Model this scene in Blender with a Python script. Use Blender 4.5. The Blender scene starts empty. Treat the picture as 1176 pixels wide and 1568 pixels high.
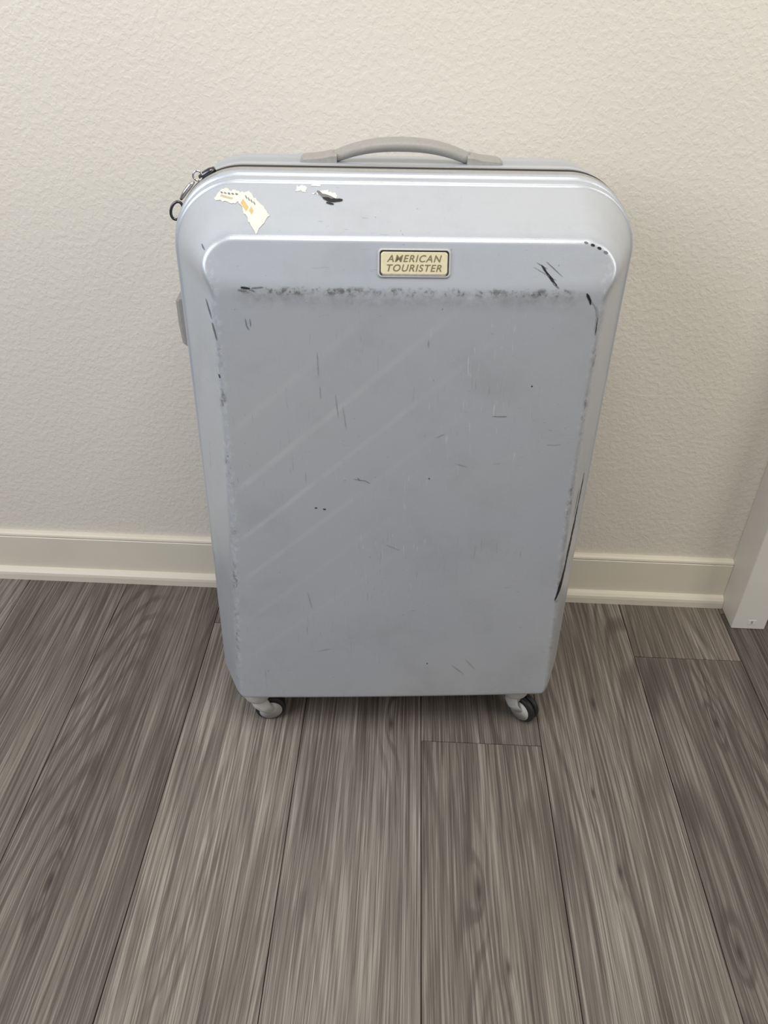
import bpy, bmesh, math, random
from mathutils import Vector, Matrix
random.seed(4)
sc = bpy.context.scene
sc.view_settings.view_transform = 'Standard'

# ---------------------------------------------------------------- helpers
def link(ob, parent=None):
    sc.collection.objects.link(ob)
    if parent: ob.parent = parent
    return ob
def mesh_obj(name, verts, faces, mat=None, parent=None, smooth=True):
    me = bpy.data.meshes.new(name)
    me.from_pydata([tuple(v) for v in verts], [], faces)
    me.update()
    if smooth:
        for p in me.polygons: p.use_smooth = True
    ob = bpy.data.objects.new(name, me)
    if mat: me.materials.append(mat)
    return link(ob, parent)
class NT:
    def __init__(s, name):
        s.m = bpy.data.materials.new(name); s.m.use_nodes = True
        s.t = s.m.node_tree; s.N = s.t.nodes; s.L = s.t.links
        s.b = s.N['Principled BSDF']
    def n(s, typ, **kw):
        nd = s.N.new(typ)
        for k, v in kw.items(): setattr(nd, k, v)
        return nd
    def l(s, a, b): s.L.new(a, b)
    def setin(s, sock, v):
        if isinstance(v, bpy.types.NodeSocket): s.L.new(v, sock)
        else: sock.default_value = v
    def math(s, op, a, b=0.0, c=None, clamp=False):
        nd = s.n('ShaderNodeMath', operation=op, use_clamp=clamp)
        s.setin(nd.inputs[0], a); s.setin(nd.inputs[1], b)
        if c is not None: s.setin(nd.inputs[2], c)
        return nd.outputs[0]
    def comb(s, x, y, z):
        nd = s.n('ShaderNodeCombineXYZ')
        s.setin(nd.inputs[0], x); s.setin(nd.inputs[1], y); s.setin(nd.inputs[2], z)
        return nd.outputs[0]
    def noise(s, vec, scale, detail=2, rough=.5, dist=0):
        nd = s.n('ShaderNodeTexNoise'); s.l(vec, nd.inputs['Vector'])
        nd.inputs['Scale'].default_value = scale; nd.inputs['Detail'].default_value = detail
        nd.inputs['Roughness'].default_value = rough; nd.inputs['Distortion'].default_value = dist
        return nd.outputs['Fac']
    def rng(s, v, a, b, c=0., d=1., smooth=False):
        nd = s.n('ShaderNodeMapRange')
        if smooth: nd.interpolation_type = 'SMOOTHSTEP'
        s.setin(nd.inputs[0], v)
        for i, q in enumerate((a, b, c, d)): s.setin(nd.inputs[1+i], q)
        return nd.outputs[0]
    def mix(s, f, a, b, blend='MIX'):
        nd = s.n('ShaderNodeMix', data_type='RGBA', blend_type=blend)
        s.setin(nd.inputs[0], f)
        s.setin(nd.inputs[6], a if isinstance(a, bpy.types.NodeSocket) else (*a, 1))
        s.setin(nd.inputs[7], b if isinstance(b, bpy.types.NodeSocket) else (*b, 1))
        return nd.outputs[2]
    def bump(s, h, strength, dist, normal=None):
        nd = s.n('ShaderNodeBump'); s.l(h, nd.inputs['Height'])
        nd.inputs['Strength'].default_value = strength; nd.inputs['Distance'].default_value = dist
        if normal: s.l(normal, nd.inputs['Normal'])
        return nd.outputs[0]
    def coord(s):
        t = s.n('ShaderNodeTexCoord'); sp = s.n('ShaderNodeSeparateXYZ')
        s.l(t.outputs['Object'], sp.inputs[0])
        return t.outputs['Object'], sp.outputs[0], sp.outputs[1], sp.outputs[2]

def simple(name, col, rough=.5, metal=0., nscale=300, bump=.05):
    m = NT(name); o, x, y, z = m.coord()
    n = m.noise(o, nscale, 3)
    c = m.mix(m.rng(n, .3, .7), tuple(v*.94 for v in col), tuple(min(1, v*1.04) for v in col))
    m.l(c, m.b.inputs['Base Color'])
    m.b.inputs['Roughness'].default_value = rough; m.b.inputs['Metallic'].default_value = metal
    m.l(m.bump(n, bump, .0005), m.b.inputs['Normal'])
    return m.m

# ---------------------------------------------------------------- constants
H = 1.0; WALL = 1.156

# ---------------------------------------------------------------- materials
m = NT('wall_paint'); o, x, y, z = m.coord()
nb = m.noise(o, 150, 3, .5, .3); nb2 = m.noise(o, 420, 2)
peel = m.rng(nb, .40, .66, 0, 1, True)
hgt = m.math('ADD', peel, m.math('MULTIPLY', nb2, .3))
big = m.noise(o, 1.3, 2)
m.l(m.mix(m.rng(big, .3, .7), (.750, .706, .630), (.770, .732, .658)), m.b.inputs['Base Color'])
m.b.inputs['Roughness'].default_value = .5
m.l(m.bump(hgt, .30, .0011), m.b.inputs['Normal'])
WALLM = m.m
TRIMM = simple('trim_paint', (.76, .71, .60), .35, 0, 6, .0)
WHITEM = simple('white_lacquer', (.76, .745, .69), .35, 0, 6, .0)

# floor
m = NT('wood_planks'); o, x, y, z = m.coord()
at = m.n('ShaderNodeAttribute', attribute_name='plank')
sp = m.n('ShaderNodeSeparateColor'); m.l(at.outputs['Color'], sp.inputs[0])
tone, off, warm = sp.outputs[0], sp.outputs[1], sp.outputs[2]
ox = m.math('ADD', x, m.math('MULTIPLY', off, 17.3)); oy = m.math('ADD', y, m.math('MULTIPLY', off, 31.7))
def sv(ax, ay): return m.comb(m.math('MULTIPLY', ox, ax), m.math('MULTIPLY', oy, ay), off)
knots = [(.125, .565, .009), (.003, .83, .008), (.33, .89, .007), (.315, .60, .006), (.44, .50, .007),
         (-.43, .55, .006), (.30, .72, .005), (.52, .86, .007), (.155, .47, .005)]
ksum = None; kdark = None
for kx, ky, kr in knots:
    dx = m.math('DIVIDE', m.math('SUBTRACT', x, kx), kr*2.0)
    dy = m.math('DIVIDE', m.math('SUBTRACT', y, ky), kr*7)
    d2 = m.math('ADD', m.math('MULTIPLY', dx, dx), m.math('MULTIPLY', dy, dy))
    g = m.math('DIVIDE', 1.0, m.math('ADD', 1.0, d2))
    e = m.math('POWER', g, 12)
    ksum = g if ksum is None else m.math('ADD', ksum, g)
    kdark = e if kdark is None else m.math('ADD', kdark, e)
fld = m.noise(sv(5.5, .7), 1.0, 1.5, .4, .2)
fld = m.math('ADD', fld, m.math('MULTIPLY', ksum, .065))
jit = m.noise(sv(150, 6), 1, 2, .6)
ring = m.math('SINE', m.math('ADD', m.math('MULTIPLY', fld, 185), m.math('MULTIPLY', jit, 2.2)))
ring = m.rng(ring, -1, .0, 0, 1, True)
ringamt = m.rng(m.noise(sv(9, 1.1), 1, 2), .42, .60, .2, 1, True)
streak = m.noise(sv(34, 1.0), 1, 4, .6)
wob = m.math('MULTIPLY', fld, 26)
fib = m.noise(m.comb(m.math('ADD', m.math('MULTIPLY', ox, 480), wob), m.math('MULTIPLY', oy, 5.5), off), 1, 2, .6)
fib2 = m.noise(m.comb(m.math('ADD', m.math('MULTIPLY', ox, 230), wob), m.math('MULTIPLY', oy, 3.2), off), 1, 4, .7)
blot = m.noise(sv(9, 1.3), 1, 2)
v = m.math('ADD', m.math('MULTIPLY', streak, .95), m.math('MULTIPLY', fib2, .50))
v = m.math('ADD', v, m.math('MULTIPLY', blot, .60))
v = m.rng(v, .72, 1.32)
col = m.mix(v, (.082, .066, .056), (.262, .237, .213))
cer = m.rng(fib, .52, .62, 0, .8, True)
col = m.mix(cer, col, m.mix(v, (.185, .165, .148), (.40, .37, .338)))
dk = m.rng(fib2, .37, .45, .5, 0, True)
col = m.mix(dk, col, (.062, .050, .044))
dk2 = m.rng(fib, .38, .45, .6, 0, True)
col = m.mix(dk2, col, (.068, .056, .049))
rd = m.math('MULTIPLY', m.math('SUBTRACT', 1.0, ring), m.math('MULTIPLY', ringamt, .55))
col = m.mix(rd, col, (.06, .047, .04))
col = m.mix(m.math('MULTIPLY', kdark, .85, clamp=True), col, (.035, .025, .022))
tn = m.n('ShaderNodeCombineColor')
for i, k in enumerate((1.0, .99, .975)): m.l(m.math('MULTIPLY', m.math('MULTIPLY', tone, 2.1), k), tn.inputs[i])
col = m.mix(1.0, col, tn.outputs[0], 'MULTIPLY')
col = m.mix(m.math('MULTIPLY', warm, .5), col, m.mix(1.0, col, (1.10, .99, .87), 'MULTIPLY'))
m.l(col, m.b.inputs['Base Color'])
m.l(m.rng(fib, .3, .7, .42, .58), m.b.inputs['Roughness'])
m.l(m.bump(m.math('ADD', fib, fib2), .4, .0006), m.b.inputs['Normal'])
FLOORM = m.m
GAPM = simple('plank_gap', (.02, .017, .016), .8)

# suitcase shell
m = NT('silver_shell'); o, x, y, z = m.coord()
base = m.mix(m.rng(m.noise(o, 3.5, 2), .35, .65), (.525, .562, .634), (.552, .584, .630))
c = m.math('SUBTRACT', m.math('MULTIPLY', z, .736), m.math('MULTIPLY', x, .677))
st = None
for cc, w, a in ((.473, .0035, 1), (.4195, .003, .9), (.372, .003, .5), (.532, .004, .35), (.32, .003, .3), (.27, .003, .25)):
    d = m.math('ABSOLUTE', m.math('SUBTRACT', c, cc))
    s1 = m.rng(d, w*.3, w*1.6, a, 0, True)
    st = s1 if st is None else m.math('MAXIMUM', st, s1)
st = m.math('MULTIPLY', st, m.rng(x, -.21, .13, 1, 0))
st = m.math('MULTIPLY', st, m.rng(m.math('ABSOLUTE', x), .19, .205, 1, 0))
st = m.math('MULTIPLY', st, m.rng(z, .66, .70, 1, 0))
st = m.math('MULTIPLY', st, m.rng(y, -.13, -.142, 0, 1))
st = m.math('MULTIPLY', st, m.rng(m.noise(o, 25, 3), .3, .6, .3, 1))
base = m.mix(m.math('MULTIPLY', st, .42), base, (.76, .79, .82))
front_ = m.rng(y, -.09, -.11, 0, 1)
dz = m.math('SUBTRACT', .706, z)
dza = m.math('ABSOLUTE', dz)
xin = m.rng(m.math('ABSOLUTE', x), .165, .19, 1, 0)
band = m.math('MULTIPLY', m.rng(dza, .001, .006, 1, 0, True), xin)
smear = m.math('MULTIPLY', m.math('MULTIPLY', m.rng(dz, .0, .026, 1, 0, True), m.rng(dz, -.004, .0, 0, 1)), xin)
hwz = m.math('ADD', m.rng(z, .1, .4, .020, 0), m.rng(z, .4, .66, .2085, .204))
dx = m.math('ABSOLUTE', m.math('SUBTRACT', m.math('ABSOLUTE', x), hwz))
bandx = m.math('MULTIPLY', m.rng(dx, .001, .007, 1, 0, True), m.rng(z, .70, .73, 1, 0))
nn = m.noise(o, 95, 5, .75)
nn2 = m.noise(o, 22, 3, .6)
scuff = m.math('MULTIPLY', m.rng(nn, .49, .62, 0, 1, True), m.math('MAXIMUM', m.math('MULTIPLY', band, m.rng(nn2, .36, .48)), m.math('MULTIPLY', bandx, m.math('MULTIPLY', m.rng(nn2, .46, .60), .85))))
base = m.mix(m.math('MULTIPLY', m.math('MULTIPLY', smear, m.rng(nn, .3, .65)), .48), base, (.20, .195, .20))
base = m.mix(m.math('MULTIPLY', m.math('MULTIPLY', scuff, front_), .82), base, (.15, .145, .14))
wh = m.math('MULTIPLY', m.math('MULTIPLY', m.rng(dx, .002, .010, 1, 0, True), m.rng(m.noise(o, 130, 4, .7), .50, .60, 0, .40, True)), front_)
base = m.mix(m.math('MULTIPLY', wh, m.rng(z, .72, .75, 1, 0)), base, (.76, .78, .81))
gr = m.rng(m.noise(o, 9, 6, .7), .46, .72, 0, .18, True)
base = m.mix(gr, base, (.30, .31, .33))
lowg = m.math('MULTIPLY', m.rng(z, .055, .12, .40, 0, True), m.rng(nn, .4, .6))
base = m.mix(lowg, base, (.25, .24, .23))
def scratches(ax, az, sc_, lo, amt, colr, seed):
    global base
    vx = m.math('ADD', m.math('MULTIPLY', x, ax), m.math('MULTIPLY', z, seed))
    sn = m.noise(m.comb(vx, seed, m.math('MULTIPLY', z, az)), 1, 2, .6, .8)
    patch = m.rng(m.noise(m.comb(x, seed, z), sc_, 3), .50, .66, 0, 1, True)
    base = m.mix(m.math('MULTIPLY', m.math('MULTIPLY', m.rng(sn, lo, lo+.05, 0, 1, True), patch), amt), base, colr)
scratches(480, 24, 7, .66, .4, (.24, .24, .26), 3.1)
scratches(60, 420, 8, .68, .35, (.24, .24, .26), 11.7)
scratches(420, 30, 5, .66, .5, (.78, .80, .83), 27.3)
sp2 = m.noise(o, 230, 2, .5)
base = m.mix(m.math('MULTIPLY', m.rng(sp2, .75, .78, 0, 1), .5), base, (.18, .18, .18))
m.l(base, m.b.inputs['Base Color'])
m.b.inputs['Metallic'].default_value = .34
m.b.inputs['Roughness'].default_value = .32
K = 2*math.pi/.0026
wv = m.math('MULTIPLY', m.math('SINE', m.math('MULTIPLY', m.math('ADD', x, z), K)), m.math('SINE', m.math('MULTIPLY', m.math('SUBTRACT', x, z), K)))
b1 = m.bump(wv, .12, .0002)
b2 = m.bump(m.noise(o, 14, 2), .18, .002, b1)
m.l(b2, m.b.inputs['Normal'])
SHELL = m.m
GREYP = simple('grey_plastic', (.35, .34, .32), .45)
LIGHTP = simple('light_grey_plastic', (.55, .555, .55), .4)
BLACKR = simple('black_rubber', (.015, .015, .016), .5)
ZIPM = simple('zipper_tape', (.03, .03, .032), .7, 0, 900, .4)
CHROME = simple('chrome', (.65, .65, .66), .18, 1.)
DARKMET = simple('dark_metal', (.12, .12, .13), .28, 1.)
GOLD = simple('badge_gold', (.78, .71, .49), .35, .15)
GOLDT = simple('badge_text', (.24, .20, .12), .4, .2)
PAPER = simple('sticker_paper', (.76, .74, .68), .6)
YEL = simple('sticker_orange', (.66, .48, .20), .6)
TANP = simple('sticker_tan', (.55, .46, .30), .6)
SCRM = simple('scratch_black', (.012, .012, .013), .6)
SCRG = simple('scratch_grey', (.17, .17, .18), .6)
SCRF = simple('scratch_faint', (.28, .29, .31), .5)
SCRW = simple('scratch_white', (.75, .75, .75), .5)

# ---------------------------------------------------------------- floor
verts, faces, attr = [], [], []
def plank(x0, x1, y0, y1, c):
    g = .0008; i = len(verts)
    verts.extend([(x0+g, y0+g, 0), (x1-g, y0+g, 0), (x1-g, y1-g, 0), (x0+g, y1-g, 0),
                  (x0+g*.2, y0+g*.2, -.004), (x1-g*.2, y0+g*.2, -.004), (x1-g*.2, y1-g*.2, -.004), (x0+g*.2, y1-g*.2, -.004)])
    faces.extend([(i, i+1, i+2, i+3), (i+4, i+5, i+1, i), (i+5, i+6, i+2, i+1), (i+6, i+7, i+3, i+2), (i+7, i+4, i, i+3)])
    attr.extend([c]*8)
PW = .185; PL = 1.22
j0 = {0: .80, 2: 1.0, -2: 1.04, -1: .0, 1: .1, -3: .2, -4: -.02, 3: -.1, -5: .7, 4: .6}
tones = {(-4): (.38, .7), (-3): (.39, .7), (-2): (.56, .35), (-1): (.52, .3), (0): (.46, .6), (1): (.50, .3), (2): (.37, .4), (3): (.26, .4), (4): (.26, .4)}  # last planks on the right: shade of blocked light put into their tone
for k in range(-14, 13):
    xa = .05+PW*k; xb = xa+PW
    jj = j0.get(k, random.uniform(0, PL))
    yy = jj-PL*3
    while yy < WALL+.01:
        ya, yb = max(yy, -2.2), min(yy+PL, WALL+.01)
        if yb-ya > .01:
            t, w = random.uniform(.38, .58), random.uniform(.2, .7)
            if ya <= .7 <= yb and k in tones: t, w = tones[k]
            if k == 0 and ya > .7: t, w = .40, .3
            if k == 2 and ya > .9: t, w = .46, .6
            if k == -2 and ya > .9: t, w = .38, .6
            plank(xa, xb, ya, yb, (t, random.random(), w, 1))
        yy += PL
i = len(verts)
X0, X1 = .05-14*PW, .05+13*PW
verts += [(X0, -2.2, -.0041), (X1, -2.2, -.0041), (X1, WALL+.01, -.0041), (X0, WALL+.01, -.0041)]
faces.append((i, i+1, i+2, i+3)); attr += [(.5, .5, .5, 1)]*4
fl = mesh_obj('floor', verts, faces, FLOORM, None, False)
fl.data.materials.append(GAPM); fl.data.polygons[-1].material_index = 1
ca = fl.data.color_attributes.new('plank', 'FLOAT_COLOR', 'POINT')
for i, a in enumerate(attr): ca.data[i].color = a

# ---------------------------------------------------------------- wall, baseboard, trim
def box(name, a, b, mat, parent=None, bev=0):
    bm = bmesh.new(); bmesh.ops.create_cube(bm, size=1)
    for v in bm.verts:
        v.co = Vector([(a[i]+b[i])/2+v.co[i]*(b[i]-a[i]) for i in range(3)])
    if bev: bmesh.ops.bevel(bm, geom=bm.edges[:], offset=bev, segments=3, affect='EDGES', profile=.5)
    me = bpy.data.meshes.new(name); bm.to_mesh(me); bm.free(); me.materials.append(mat)
    return link(bpy.data.objects.new(name, me), parent)
box('wall_back', (X0, WALL, 0), (X1, WALL+.1, 2.6), WALLM)
prof = [(0, .102), (.006, .102), (.0095, .0995), (.0105, .0965), (.0095, .0935), (.0105, .0925), (.0105, .024),
        (.0125, .0235), (.017, .0215), (.0205, .017), (.0215, .012), (.0215, .0), (0, 0)]
JX = .612
xs = (X0, JX-.0005)
v2 = [(xx, WALL-a, b) for xx in xs for a, b in prof]; n = len(prof)
f2 = [(i, (i+1) % n, n+(i+1) % n, n+i) for i in range(n)] + [tuple(range(n)), tuple(range(2*n-1, n-1, -1))]
mesh_obj('baseboard_back', v2, f2, TRIMM, None, False)

tr = bpy.data.objects.new('door_frame', None); link(tr)
JY = 1.082
box('jamb_post', (JX, JY, 0), (JX+.060, WALL-.0005, 2.05), WHITEM, tr, .002)
box('label', (JX+.026, JY-.0006, .012), (JX+.040, JY+.0001, .022), SCRW, tr)
box('label_print', (JX+.0315, JY-.0008, .014), (JX+.0345, JY-.0004, .020), GREYP, tr)

# ---------------------------------------------------------------- suitcase
case = bpy.data.objects.new('suitcase', None); link(case)
PSI = math.radians(4.2)
case.location = (-.005, .945, 0); case.rotation_euler = (0, 0, PSI)
A = .26; ZB, ZT = .052, .795; ZC = (ZB+ZT)/2; Bh = (ZT-ZB)/2
RT, RB = .080, .050
def sdf(x, z):
    R = RT if z > ZC else RB
    qx, qz = abs(x)-A+R, abs(z-ZC)-Bh+R
    t = -(min(max(qx, qz), 0)+math.hypot(max(qx, 0), max(qz, 0))-R)
    if qx > 0 and qz > 0:
        l = math.hypot(qx, qz); nx, nz = qx/l, qz/l
    elif qx > qz: nx, nz = 1, 0
    else: nx, nz = 0, 1
    return t, nx, math.copysign(nz, z-ZC)
def smin(a, b, k):
    h = max(k-abs(a-b), 0)/k
    return min(a, b)-h*h*k*.25
def sstep(a, b, x):
    u = min(max((x-a)/(b-a), 0), 1); return u*u*(3-2*u)
def hf(x, z):
    t, nx, nz = sdf(x, z)
    u = max((.66-z)/.56, 0)
    h0 = .045+.032*u**1.4
    te = A-(.203+.0245*u**1.7)
    ss = (.145-h0)/(te-.0065)+.55*sstep(.695, .74, z)
    face = .145-.003*(x/.2)**2-.002*((z-.4)/.3)**2
    if z < .30:
        ts = A-abs(x); tb = z-ZB
        a1 = h0+ss*max(ts-.0065, 0); a2 = h0+2.0*max(tb-.0065, 0); a3 = h0+2.3*max(t-.0065, 0)
        return smin(smin(smin(a1, a2, .02), a3, .006), face, .012)
    s = ss*nx*nx+2.5*nz*nz
    a = h0+s*max(t-.0065, 0)
    bnd = .1425-.36*(z-.705)
    return smin(a, smin(face, bnd, .003), .012)
out = []
def arc(cx, cz, r, a0, a1, n):
    for i in range(n):
        a = a0+(a1-a0)*i/n
        out.append((cx+r*math.cos(a), cz+r*math.sin(a), math.cos(a), math.sin(a)))
def seg(x0, z0, x1, z1, nx, nz, n):
    for i in range(n):
        s = i/n; out.append((x0+(x1-x0)*s, z0+(z1-z0)*s, nx, nz))
P = math.pi
arc(A-RT, ZT-RT, RT, 0, P/2, 26); seg(A-RT, ZT, -A+RT, ZT, 0, 1, 60)
arc(-A+RT, ZT-RT, RT, P/2, P, 26); seg(-A, ZT-RT, -A, ZB+RB, -1, 0, 150)
arc(-A+RB, ZB+RB, RB, P, 1.5*P, 22); seg(-A+RB, ZB, A-RB, ZB, 0, -1, 70)
arc(A-RB, ZB+RB, RB, 1.5*P, 2*P, 22); seg(A, ZB+RB, A, ZT-RT, 1, 0, 150)
NO = len(out)
def ring(t): return [(x-nx*t, z-nz*t) for x, z, nx, nz in out]
def loft(name, rings, mat, cap_center=None, flip=False):
    vs, fs = [], []
    for r in rings: vs.extend(r)
    for j in range(len(rings)-1):
        for i in range(NO):
            a, b = j*NO+i, j*NO+(i+1) % NO
            q = (a, b, b+NO, a+NO)
            fs.append(q if not flip else q[::-1])
    if cap_center:
        vs.append(cap_center); c = len(vs)-1; j = len(rings)-1
        for i in range(NO):
            q = (j*NO+i, j*NO+(i+1) % NO, c)
            fs.append(q if not flip else q[::-1])
    return mesh_obj(name, vs, fs, mat, case)
R = []
for t, h in ((.0045, .012), (.001, .0125), (0, .014), (0, .025), (.0008, .0265), (.0035, .0275), (.0050, .0285), (.0055, .0305),
             (.0030, .0315), (.0026, .0330), (.0026, .036), (.0027, .039)):
    R.append([(x, -h, z) for x, z in ring(t)])
e66 = [hf(x, z) for x, z in ring(.0066)]
for f, t in ((.25, .0028), (.5, .0030), (.75, .0036), (.9, .0048)):
    R.append([(x, -(.039+(e66[i]-.039)*f), z) for i, (x, z) in enumerate(ring(t))])
t = .0066
while t < .030:
    R.append([(x, -hf(x, z), z) for x, z in ring(t)]); t += .0012
last = ring(.030); n = 170
for i in range(n):
    s = 1-(i/n)**1.25
    R.append([(x*s, -hf(x*s, ZC+(z-ZC)*s), ZC+(z-ZC)*s) for x, z in last])
loft('front_shell', R, SHELL, (0, -hf(0, ZC), ZC))
R = []
for t, h in ((.0045, .012), (.001, .0125), (0, .014), (0, .03), (.002, .033), (.002, .060), (.003, .078), (.006, .094), (.011, .108), (.019, .121), (.030, .131)):
    R.append([(x, h, z) for x, z in ring(t)])
for i in range(1, 12):
    s = 1-i/12; R.append([(x*s, .131+.009*min(1, i/2), ZC+(z-ZC)*s) for x, z in last])
loft('rear_shell', R, SHELL, (0, .14, ZC), True)
def lp(name, pr, mat): loft(name, [[(x, y, z) for x, z in ring(t)] for t, y in pr], mat)
lp('piping_front', [(.006, -.0125), (.0015, -.0124), (-.0006, -.0108), (-.0010, -.0080), (-.0006, -.0050), (.0010, -.0034), (.006, -.003)][::-1], GREYP)
lp('zipper_tape', [(.003, -.0034), (-.0006, -.0020), (-.0011, -.0005), (-.0011, .002), (-.0006, .0042), (.003, .0056)][::-1], ZIPM)
lp('piping_rear', [(.006, .005), (.0015, .0055), (-.0006, .0075), (-.0006, .0105), (.0015, .0124), (.006, .0125)][::-1], GREYP)

def fixn(ob):
    bm = bmesh.new(); bm.from_mesh(ob.data); bmesh.ops.recalc_face_normals(bm, faces=bm.faces); bm.to_mesh(ob.data); bm.free()
    return ob
def tube(name, pts, rad, mat, parent, closed=False, n=14, flat=1.0, upv=Vector((0, 1, 0))):
    pts = [Vector(p) for p in pts]; N = len(pts); vs, fs = [], []
    for i, p in enumerate(pts):
        if closed: T = (pts[(i+1) % N]-pts[i-1])
        else: T = pts[min(i+1, N-1)]-pts[max(i-1, 0)]
        T.normalize(); U = upv-T*upv.dot(T); U.normalize(); W = T.cross(U)
        r = rad[i] if isinstance(rad, (list, tuple)) else rad
        for k in range(n):
            a = 2*P*k/n; vs.append(p+U*(r*flat*math.cos(a))+W*(r*math.sin(a)))
    for i in range(N if closed else N-1):
        for k in range(n):
            a = i*n+k; b = i*n+(k+1) % n; c = ((i+1) % N)*n
            fs.append((a, c+k, c+(k+1) % n, b))
    if not closed: fs += [tuple(range(n)), tuple(range((N-1)*n, N*n))[::-1]]
    return fixn(mesh_obj(name, vs, fs, mat, parent))

# top carry handle
hy = .036
pts = []; rr = []
for i in range(41):
    u = -1+2*i/40
    pts.append((-.004+u*.076, hy, .799+.0140*(1-abs(u)**2.3))); rr.append(.0062+.0014*(1-u*u))
tube('top_handle_grip', pts, rr, GREYP, case, flat=1.7)
for sgn in (-1, 1):
    vs, fs = [], []
    secs = ((0, .0145, .0085), (.006, .015, .0085), (.014, .015, .0062), (.026, .0145, .0050), (.033, .013, .0042), (.036, .010, .002))
    for uu, hw, hh in secs:
        X = -.004+sgn*(.074+uu*1.15)
        for yy, zz in ((-hw, -.006), (-hw, hh-.002), (-hw+.0025, hh), (hw-.0025, hh), (hw, hh-.002), (hw, -.006)):
            vs.append((X, hy+yy, .7955+zz))
    for j in range(len(secs)-1):
        for i in range(5): fs.append((j*6+i, j*6+i+1, j*6+i+7, j*6+i+6))
    fs += [(0, 1, 2, 3, 4, 5), tuple(range(len(secs)*6-6, len(secs)*6))[::-1]]
    fixn(mesh_obj('handle_mount', vs, fs, GREYP, case, False))
def lockbox(name, z0, z1, d, y0, y1):
    vs = []
    zs = ((z0, .5), (z0+.006, .9), ((z0+z1)/2, 1), (z1-.003, 1), (z1, .9))
    for zz, dd in zs:
        for yy, e in ((y0, 0), (y0+.003, 1), (y1-.003, 1), (y1, 0)):
            vs.append((-A+.006-(d+.006)*dd*(1 if e else .8), yy, zz))
    k = len(vs)
    for zz, dd in zs:
        for yy in (y0, y0+.003, y1-.003, y1): vs.append((-A+.008, yy, zz))
    f = []
    for j in range(4):
        for i in range(3):
            a = j*4+i; f += [(a, a+1, a+5, a+4), (k+a, k+a+4, k+a+5, k+a+1)]
        f += [(j*4, j*4+4, k+j*4+4, k+j*4), (j*4+3, k+j*4+3, k+j*4+7, j*4+7)]
    for i in range(3): f += [(i, k+i, k+i+1, i+1), (16+i, 17+i, k+17+i, k+16+i)]
    fixn(mesh_obj(name, vs, f, GREYP, case, False))
lockbox('side_lock', .582, .645, .013, -.006, .040)
lockbox('side_foot', .105, .150, .010, .0, .045)
def torus(name, c, R0, r0, ax_u, ax_v, mat, sx=1, sy=1):
    c = Vector(c); U = Vector(ax_u).normalized(); V = Vector(ax_v).normalized()
    pts = [c+U*(R0*sx*math.cos(2*P*i/28))+V*(R0*sy*math.sin(2*P*i/28)) for i in range(28)]
    return tube(name, pts, r0, mat, case, True, 8, 1.0, U.cross(V))
ang = 2.08
nrm = Vector((math.cos(ang), 0, math.sin(ang))); tan = Vector((-nrm.z, 0, nrm.x))
q = Vector((-A+RT, 0, ZT-RT))+nrm*(RT+.003)+Vector((0, -.002, 0))
tube('zip_slider', [q-tan*.010, q-tan*.004, q+tan*.004, q+tan*.010], [.0025, .004, .004, .0025], DARKMET, case, flat=1.2)
torus('zip_ring', q+nrm*.003+tan*.010+Vector((0, -.003, 0)), .005, .0011, tan, nrm, CHROME)
def op(a, r): return Vector((-A+RT+r*math.cos(a), -.006, ZT-RT+r*math.sin(a)))
tube('zip_pull', [op(ang+.20+i*.06, RT+.005) for i in range(6)], [.0016, .0028, .003, .0028, .0026, .0016], CHROME, case, flat=1.4)
cc = op(ang+.66, RT+.0045); tn_ = Vector((-math.sin(ang+.66), 0, math.cos(ang+.66))); nn_ = Vector((math.cos(ang+.66), 0, math.sin(ang+.66)))
torus('zip_loop', cc, .0085, .0016, tn_, nn_, DARKMET, 1.2, .75)

# ---- marks that sit on the shell surface
def on(x, z, d=0.0):
    e = .0008
    gx = (hf(x+e, z)-hf(x-e, z))/(2*e); gz = (hf(x, z+e)-hf(x, z-e))/(2*e)
    nv = Vector((-gx, -1, -gz)).normalized()
    return Vector((x, -hf(x, z), z))+nv*d
def stroke(name, pts, w, mat, d=.0005):
    P2 = []
    for a, b in zip(pts[:-1], pts[1:]):
        L = math.hypot(b[0]-a[0], b[1]-a[1]); k = max(2, int(L/.0025))
        for i in range(k): P2.append((a[0]+(b[0]-a[0])*i/k, a[1]+(b[1]-a[1])*i/k))
    P2.append(pts[-1]); N = len(P2); vs, fs = [], []
    for i, p in enumerate(P2):
        a, b = P2[max(i-1, 0)], P2[min(i+1, N-1)]
        tx, tz = b[0]-a[0], b[1]-a[1]; L = math.hypot(tx, tz) or 1
        ww = w*.5*math.sin(P*(i+.3)/(N-.4))**.6*random.uniform(.6, 1.2)
        vs += [on(p[0]-tz/L*ww, p[1]+tx/L*ww, d), on(p[0], p[1], d), on(p[0]+tz/L*ww, p[1]-tx/L*ww, d)]
    for i in range(N-1):
        a = i*3; fs += [(a, a+1, a+4, a+3), (a+1, a+2, a+5, a+4)]
    return mesh_obj(name, vs, fs, mat, case)
def patchm(name, c4, nx, ny, mat, d=.0006, jag=0):
    vs, fs = [], []
    for j in range(ny+1):
        for i in range(nx+1):
            u, v_ = i/nx, j/ny
            p = [(c4[0][k]*(1-u)+c4[1][k]*u)*(1-v_)+(c4[3][k]*(1-u)+c4[2][k]*u)*v_ for k in (0, 1)]
            if jag and (i in (0, nx) or j in (0, ny)): p = [p[0]+random.uniform(-jag, jag), p[1]+random.uniform(-jag, jag)]
            vs.append(on(p[0], p[1], d))
    for j in range(ny):
        for i in range(nx):
            a = j*(nx+1)+i; fs.append((a, a+1, a+nx+2, a+nx+1))
    return mesh_obj(name, vs, fs, mat, case)
patchm('sticker', [(-.182, .779), (-.158, .757), (-.146, .7685), (-.170, .7835)], 14, 8, PAPER, .0005, .0008)
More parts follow.
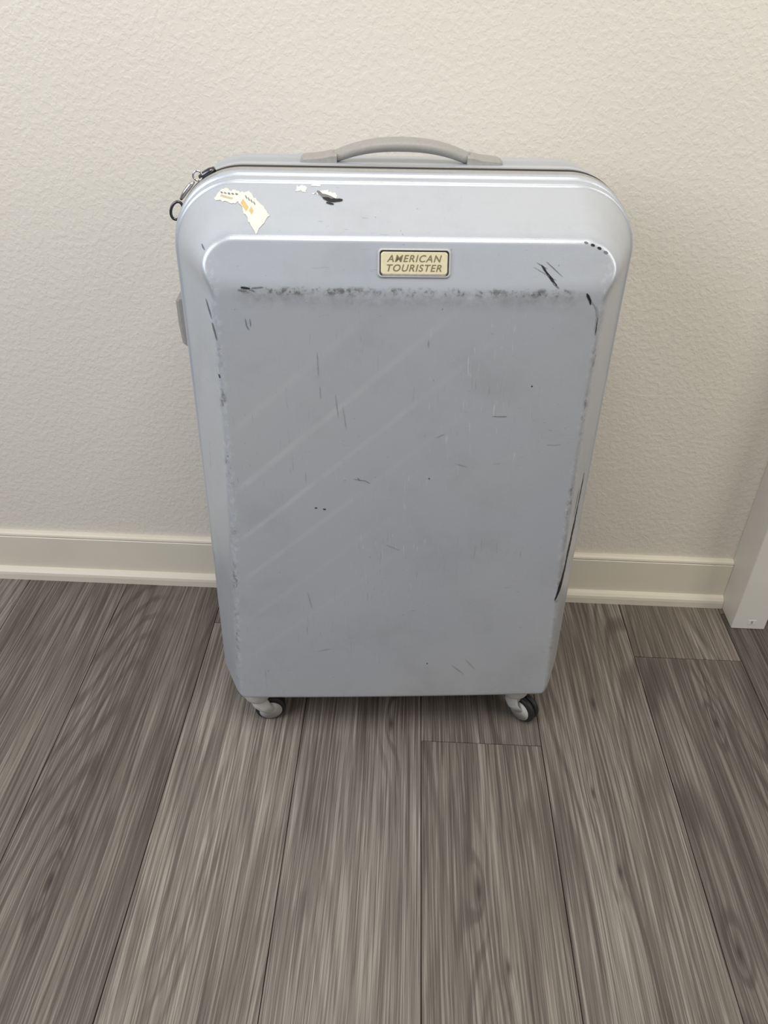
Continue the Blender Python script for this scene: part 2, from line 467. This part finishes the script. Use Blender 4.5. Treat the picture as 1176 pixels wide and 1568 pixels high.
patchm('sticker_strip', [(-.206, .776), (-.182, .775), (-.174, .782), (-.198, .784)], 12, 5, PAPER, .0004, .0008)
patchm('sticker_orange_bar', [(-.1765, .7755), (-.1700, .7705), (-.1680, .7730), (-.1745, .7780)], 5, 3, YEL, .0007)
patchm('sticker_orange_bar', [(-.1670, .7710), (-.1640, .7685), (-.1625, .7710), (-.1655, .7735)], 4, 3, YEL, .0007)
patchm('sticker_orange_bar', [(-.1990, .7785), (-.1860, .7775), (-.1850, .7785), (-.1980, .7797)], 8, 2, TANP, .0006)
for k in range(4):
    a = -.1725+k*.0030
    stroke('sticker_print', [(a, .7800-k*.0012), (a+.0022, .7780-k*.0012)], .0009, SCRG, .0009)
for k in range(5):
    a = -.199+k*.004
    stroke('sticker_print', [(a, .7810), (a+.0026, .7806)], .0010, SCRG, .0009)
patchm('scuff_pale', [(-.121, .784), (-.110, .7835), (-.109, .7862), (-.119, .7865)], 6, 3, SCRW, .0003, .0009)
patchm('scuff_pale', [(-.105, .7868), (-.094, .7866), (-.095, .7880), (-.103, .7880)], 6, 3, SCRW, .0003, .0002)
patchm('scuff_pale', [(-.104, .7825), (-.078, .7785), (-.076, .781), (-.090, .7845)], 10, 3, SCRW, .0003, .0010)
stroke('scuff', [(-.098, .7835), (-.090, .7800), (-.078, .7785)], .0032, SCRG)
stroke('scuff', [(-.092, .7795), (-.083, .7778), (-.071, .7782)], .0026, SCRM, .0007)
stroke('scuff', [(-.088, .7765), (-.080, .7755)], .0014, SCRM, .0007)
S = [([(.133, .733), (.142, .722), (.151, .713)], .0026, SCRM), ([(.137, .7275), (.147, .7185)], .0012, SCRM), ([(.128, .735), (.140, .729)], .0008, SCRG),
     ([(.138, .736), (.156, .722)], .0008, SCRG), ([(.146, .7165), (.153, .711)], .002, SCRG), ([(.125, .731), (.150, .7185)], .0007, SCRF),
     ([(.183, .752), (.187, .751)], .003, SCRM), ([(.190, .7495), (.194, .748)], .0028, SCRM), ([(.197, .746), (.201, .744)], .0026, SCRG), ([(.176, .754), (.180, .753)], .0016, SCRG),
     ([(.183, .706), (.188, .698), (.189, .694)], .0030, SCRM), ([(.190, .697), (.196, .690), (.199, .680), (.199, .665)], .0022, SCRF), ([(.199, .680), (.200, .660)], .0012, SCRM),
     ([(.234, .410), (.231, .380), (.226, .350), (.220, .315), (.212, .280)], .0075, SCRM), ([(.237, .45), (.2335, .40)], .0030, SCRM), ([(.2205, .325), (.2150, .292)], .0065, SCRM), ([(.228, .44), (.225, .40)], .0016, SCRG),
     ([(-.107, .436), (-.104, .436)], .0016, SCRM), ([(-.097, .4345), (-.0935, .434)], .0018, SCRM),
     ([(-.173, .676), (-.172, .668), (-.170, .664)], .0012, SCRG), ([(-.168, .676), (-.168, .667)], .0008, SCRG),
     ([(-.175, .709), (-.166, .708)], .0034, SCRM), ([(-.164, .7085), (-.152, .7095)], .0020, SCRG), ([(-.178, .7065), (-.170, .7055)], .002, SCRG),
     ([(.098, .563), (.104, .5625), (.115, .5625)], .0010, SCRG), ([(.138, .600), (.1395, .6005)], .0018, SCRM),
     ([(-.060, .478), (-.046, .476), (-.040, .472)], .0008, SCRG), ([(-.055, .480), (-.052, .476)], .0008, SCRG),
     ([(-.099, .640), (-.098, .610)], .0007, SCRF), ([(-.097, .600), (-.0965, .585)], .0007, SCRF), ([(-.080, .590), (-.077, .560)], .0006, SCRF), ([(-.072, .575), (-.068, .545)], .0006, SCRF),
     ([(.02, .655), (.0205, .645)], .0007, SCRF), ([(.035, .535), (.045, .540)], .0007, SCRF), ([(.060, .50), (.075, .495)], .0006, SCRF), ([(-.02, .38), (.0, .37)], .0006, SCRF),
     ([(.08, .16), (.10, .14)], .0008, SCRF), ([(.10, .17), (.115, .150)], .0006, SCRF), ([(-.12, .30), (-.115, .27)], .0006, SCRF), ([(.03, .48), (.031, .478)], .0016, SCRM),
     ([(.045, .165), (.0455, .163)], .0016, SCRM), ([(-.11, .19), (-.09, .195)], .0007, SCRF),
     ([(-.215, .690), (-.209, .672)], .0022, SCRG), ([(-.209, .668), (-.205, .650)], .0022, SCRG), ([(-.207, .610), (-.206, .606)], .002, SCRM), ([(-.214, .745), (-.210, .742)], .0016, SCRG),
     ([(-.230, .096), (-.222, .084), (-.206, .075)], .0060, SCRG), ([(-.228, .091), (-.219, .080), (-.202, .0735)], .0036, SCRM), ([(-.198, .0755), (-.180, .0745)], .0024, SCRG),
     ([(-.05, .078), (-.03, .0775)], .0014, SCRM), ([(-.09, .0785), (-.085, .078)], .0014, SCRM), ([(.10, .078), (.125, .078)], .001, SCRG)]
for p_, w_, m_ in S: stroke('scratch', p_, w_, m_)

# ---- badge
zb = .733
pc = on(0, zb); dzv = (on(0, zb+.01)-on(0, zb-.01)).normalized()
M = Matrix((Vector((1, 0, 0)), dzv, Vector((1, 0, 0)).cross(dzv))).transposed().to_4x4()
M.translation = pc+Vector((.002, 0, 0))
def rrect(w, h, r, n=8):
    p = []
    for cx, cy, a0 in ((w-r, h-r, 0), (-w+r, h-r, P/2), (-w+r, -h+r, P), (w-r, -h+r, 1.5*P)):
        for i in range(n+1):
            a = a0+P/2*i/n; p.append((cx+r*math.cos(a), cy+r*math.sin(a)))
    return p
def plate(name, lay, mat, cap=True):
    vs, fs = [], []
    for w, h, r, zz in lay: vs += [M @ Vector((a, b, zz)) for a, b in rrect(w, h, r)]
    n = 36
    for j in range(len(lay)-1):
        for i in range(n):
            fs.append((j*n+i, j*n+(i+1) % n, (j+1)*n+(i+1) % n, (j+1)*n+i))
    if cap: fs.append(tuple(range((len(lay)-1)*n, len(lay)*n)))
    return mesh_obj(name, vs, fs, mat, case, False)
plate('badge_rim', [(.0372, .0142, .0045, -.003), (.0372, .0142, .0045, .0012), (.0364, .0134, .004, .0022), (.0356, .0126, .0035, .0022)], LIGHTP, False)
plate('badge_frame', [(.0357, .0127, .0035, .0021), (.0350, .0120, .0032, .0012), (.0338, .0108, .003, .0008)], DARKMET, False)
plate('badge_plate', [(.0340, .0110, .003, .0004), (.0340, .0110, .003, .0012), (.0335, .0105, .003, .0015)], GOLD)
def text(body, yoff, size, wid):
    cu = bpy.data.curves.new('badge_text', 'FONT'); cu.body = body; cu.size = size; cu.align_x = 'CENTER'; cu.align_y = 'CENTER'
    cu.shear = .25; cu.offset = size*.012; cu.extrude = .0002; cu.space_character = 1.15
    to = bpy.data.objects.new('tmp', cu); sc.collection.objects.link(to)
    bpy.context.view_layer.update()
    dg = bpy.context.evaluated_depsgraph_get(); me = bpy.data.meshes.new_from_object(to.evaluated_get(dg))
    bpy.data.objects.remove(to)
    xs = [v.co.x for v in me.vertices]; s = wid/(max(xs)-min(xs)); c = (max(xs)+min(xs))/2
    ys = [v.co.y for v in me.vertices]; cy = (max(ys)+min(ys))/2
    for v in me.vertices: v.co.x = (v.co.x-c)*s; v.co.y -= cy
    me.transform(M @ Matrix.Translation((0, yoff, .0016)))
    me.materials.append(GOLDT); me.name = 'badge_lettering'
    link(bpy.data.objects.new('badge_lettering', me), case)
text('AMERICAN', .0046, .0096, .056)
text('TOURISTER', -.0046, .0096, .056)

# ---- casters
def lathe_x(name, prof, c, rotz, mat):
    n = 36; vs, fs = [], []
    Rz = Matrix.Rotation(rotz, 3, 'Z'); c = Vector(c)
    for a, r in prof:
        for k in range(n):
            th = 2*P*k/n; vs.append(c+Rz @ Vector((a, r*math.cos(th), r*math.sin(th))))
    for j in range(len(prof)-1):
        for k in range(n): fs.append((j*n+k, (j+1)*n+k, (j+1)*n+(k+1) % n, j*n+(k+1) % n))
    fs += [tuple(range(n)), tuple(range((len(prof)-1)*n, len(prof)*n))[::-1]]
    return fixn(mesh_obj(name, vs, fs, mat, case))
def caster(x, y, trail, arms=(-1, 1)):
    c = Vector((x, y, 0)); d = Vector((math.cos(trail), math.sin(trail), 0)); rz = trail+P/2
    vs, fs, n = [], [], 32
    pr = [(.022, .085), (.0225, .066), (.0215, .056), (.019, .050), (.016, .0475)]
    for r, z in pr:
        for k in range(n): vs.append(c+Vector((r*math.cos(2*P*k/n), r*math.sin(2*P*k/n), z)))
    for j in range(len(pr)-1):
        for k in range(n): fs.append((j*n+k, (j+1)*n+k, (j+1)*n+(k+1) % n, j*n+(k+1) % n))
    fs.append(tuple(range((len(pr)-1)*n, len(pr)*n)))
    fixn(mesh_obj('caster_housing', vs, fs, LIGHTP, case))
    ax = Vector((-d.y, d.x, 0)); one = len(arms) == 1
    w = c+d*.018; w.z = .0235; R0 = .0235
    if one: w += ax*(-arms[0])*.005
    for s in (-1, 1):
        lathe_x('caster_wheel', [(-.0048, .012), (-.0048, R0-.003), (-.003, R0-.0008), (-.001, R0), (.001, R0), (.003, R0-.0008), (.0048, R0-.003), (.0048, .012)], w+ax*s*.0052, rz, BLACKR)
        if s in arms:
            lathe_x('caster_hub', [(-.0012, .0175), (.0, .0170), (.001, .0145), (.0014, .004)] if s < 0 else [(-.0014, .004), (-.001, .0145), (0, .0170), (.0012, .0175)], w+ax*s*.0110, rz, LIGHTP)
    off_ = Vector((0, 0, 0)) if not one else ax*arms[0]*.006
    pts = [c+Vector((0, 0, .052)), c+d*.002+off_+Vector((0, 0, .047)), c+d*.006+off_+Vector((0, 0, .042)), c+d*.009+off_+Vector((0, 0, .038))]
    tube('caster_fork', pts, [.014, .0145, .012, .008], LIGHTP, case, flat=.62, upv=ax)
    for s in arms:
        pts = [c+ax*s*.010+Vector((0, 0, .050)), c+d*.004+ax*s*.013+Vector((0, 0, .043)), c+d*.010+ax*s*.0140+Vector((0, 0, .034)), w+ax*s*.0135]
        tube('caster_arm', pts, [.012, .013, .011, .008], LIGHTP, case, flat=.28, upv=ax)
caster(-.207, -.096, math.radians(8))
caster(.193, -.094, math.radians(-48), (-1,))
caster(-.195, .095, math.radians(120))
caster(.200, .095, math.radians(60))

# ---- camera
th, yaw, rho = math.radians(35.5), math.radians(1.2), math.radians(1.6)
fw = Vector((-math.sin(yaw)*math.cos(th), math.cos(yaw)*math.cos(th), -math.sin(th)))
r0 = Vector((math.cos(yaw), math.sin(yaw), 0)); u0 = r0.cross(fw)
up = u0*math.cos(rho)-r0*math.sin(rho); ri = r0*math.cos(rho)+u0*math.sin(rho)
cam = bpy.data.objects.new('camera', bpy.data.cameras.new('camera')); link(cam)
Mc = Matrix((ri, up, -fw)).transposed().to_4x4(); Mc.translation = (0, 0, H)
cam.matrix_world = Mc
cam.data.sensor_fit = 'VERTICAL'; cam.data.sensor_height = 24; cam.data.lens = 1500/1920*24
cam.data.clip_start = .01
sc.camera = cam

# ---- lights
w = bpy.data.worlds.new('world'); sc.world = w; w.use_nodes = True
w.node_tree.nodes['Background'].inputs[0].default_value = (1.0, .965, .91, 1)
w.node_tree.nodes['Background'].inputs[1].default_value = .23
def area(name, loc, tgt, sx, sy, e, col):
    l = bpy.data.lights.new(name, 'AREA'); l.shape = 'RECTANGLE'; l.size = sx; l.size_y = sy; l.energy = e; l.color = col
    ob = bpy.data.objects.new(name, l); link(ob); ob.location = loc
    ob.rotation_euler = (Vector(tgt)-Vector(loc)).to_track_quat('-Z', 'Y').to_euler()
area('window_light', (-1.5, -.2, 1.65), (-.1, 1.0, .65), 1.1, 1.2, 24, (.87, .925, 1.0))
area('ceiling_light', (.1, .10, 2.35), (.1, .6, .0), 1.1, .9, 22, (1, .955, .88))
area('right_fill_light', (1.5, .0, 1.6), (.2, 1.0, 1.0), .7, 1.2, 11, (1, .94, .85))  # unseen warm lamp added at right to brighten the right bevel and wall
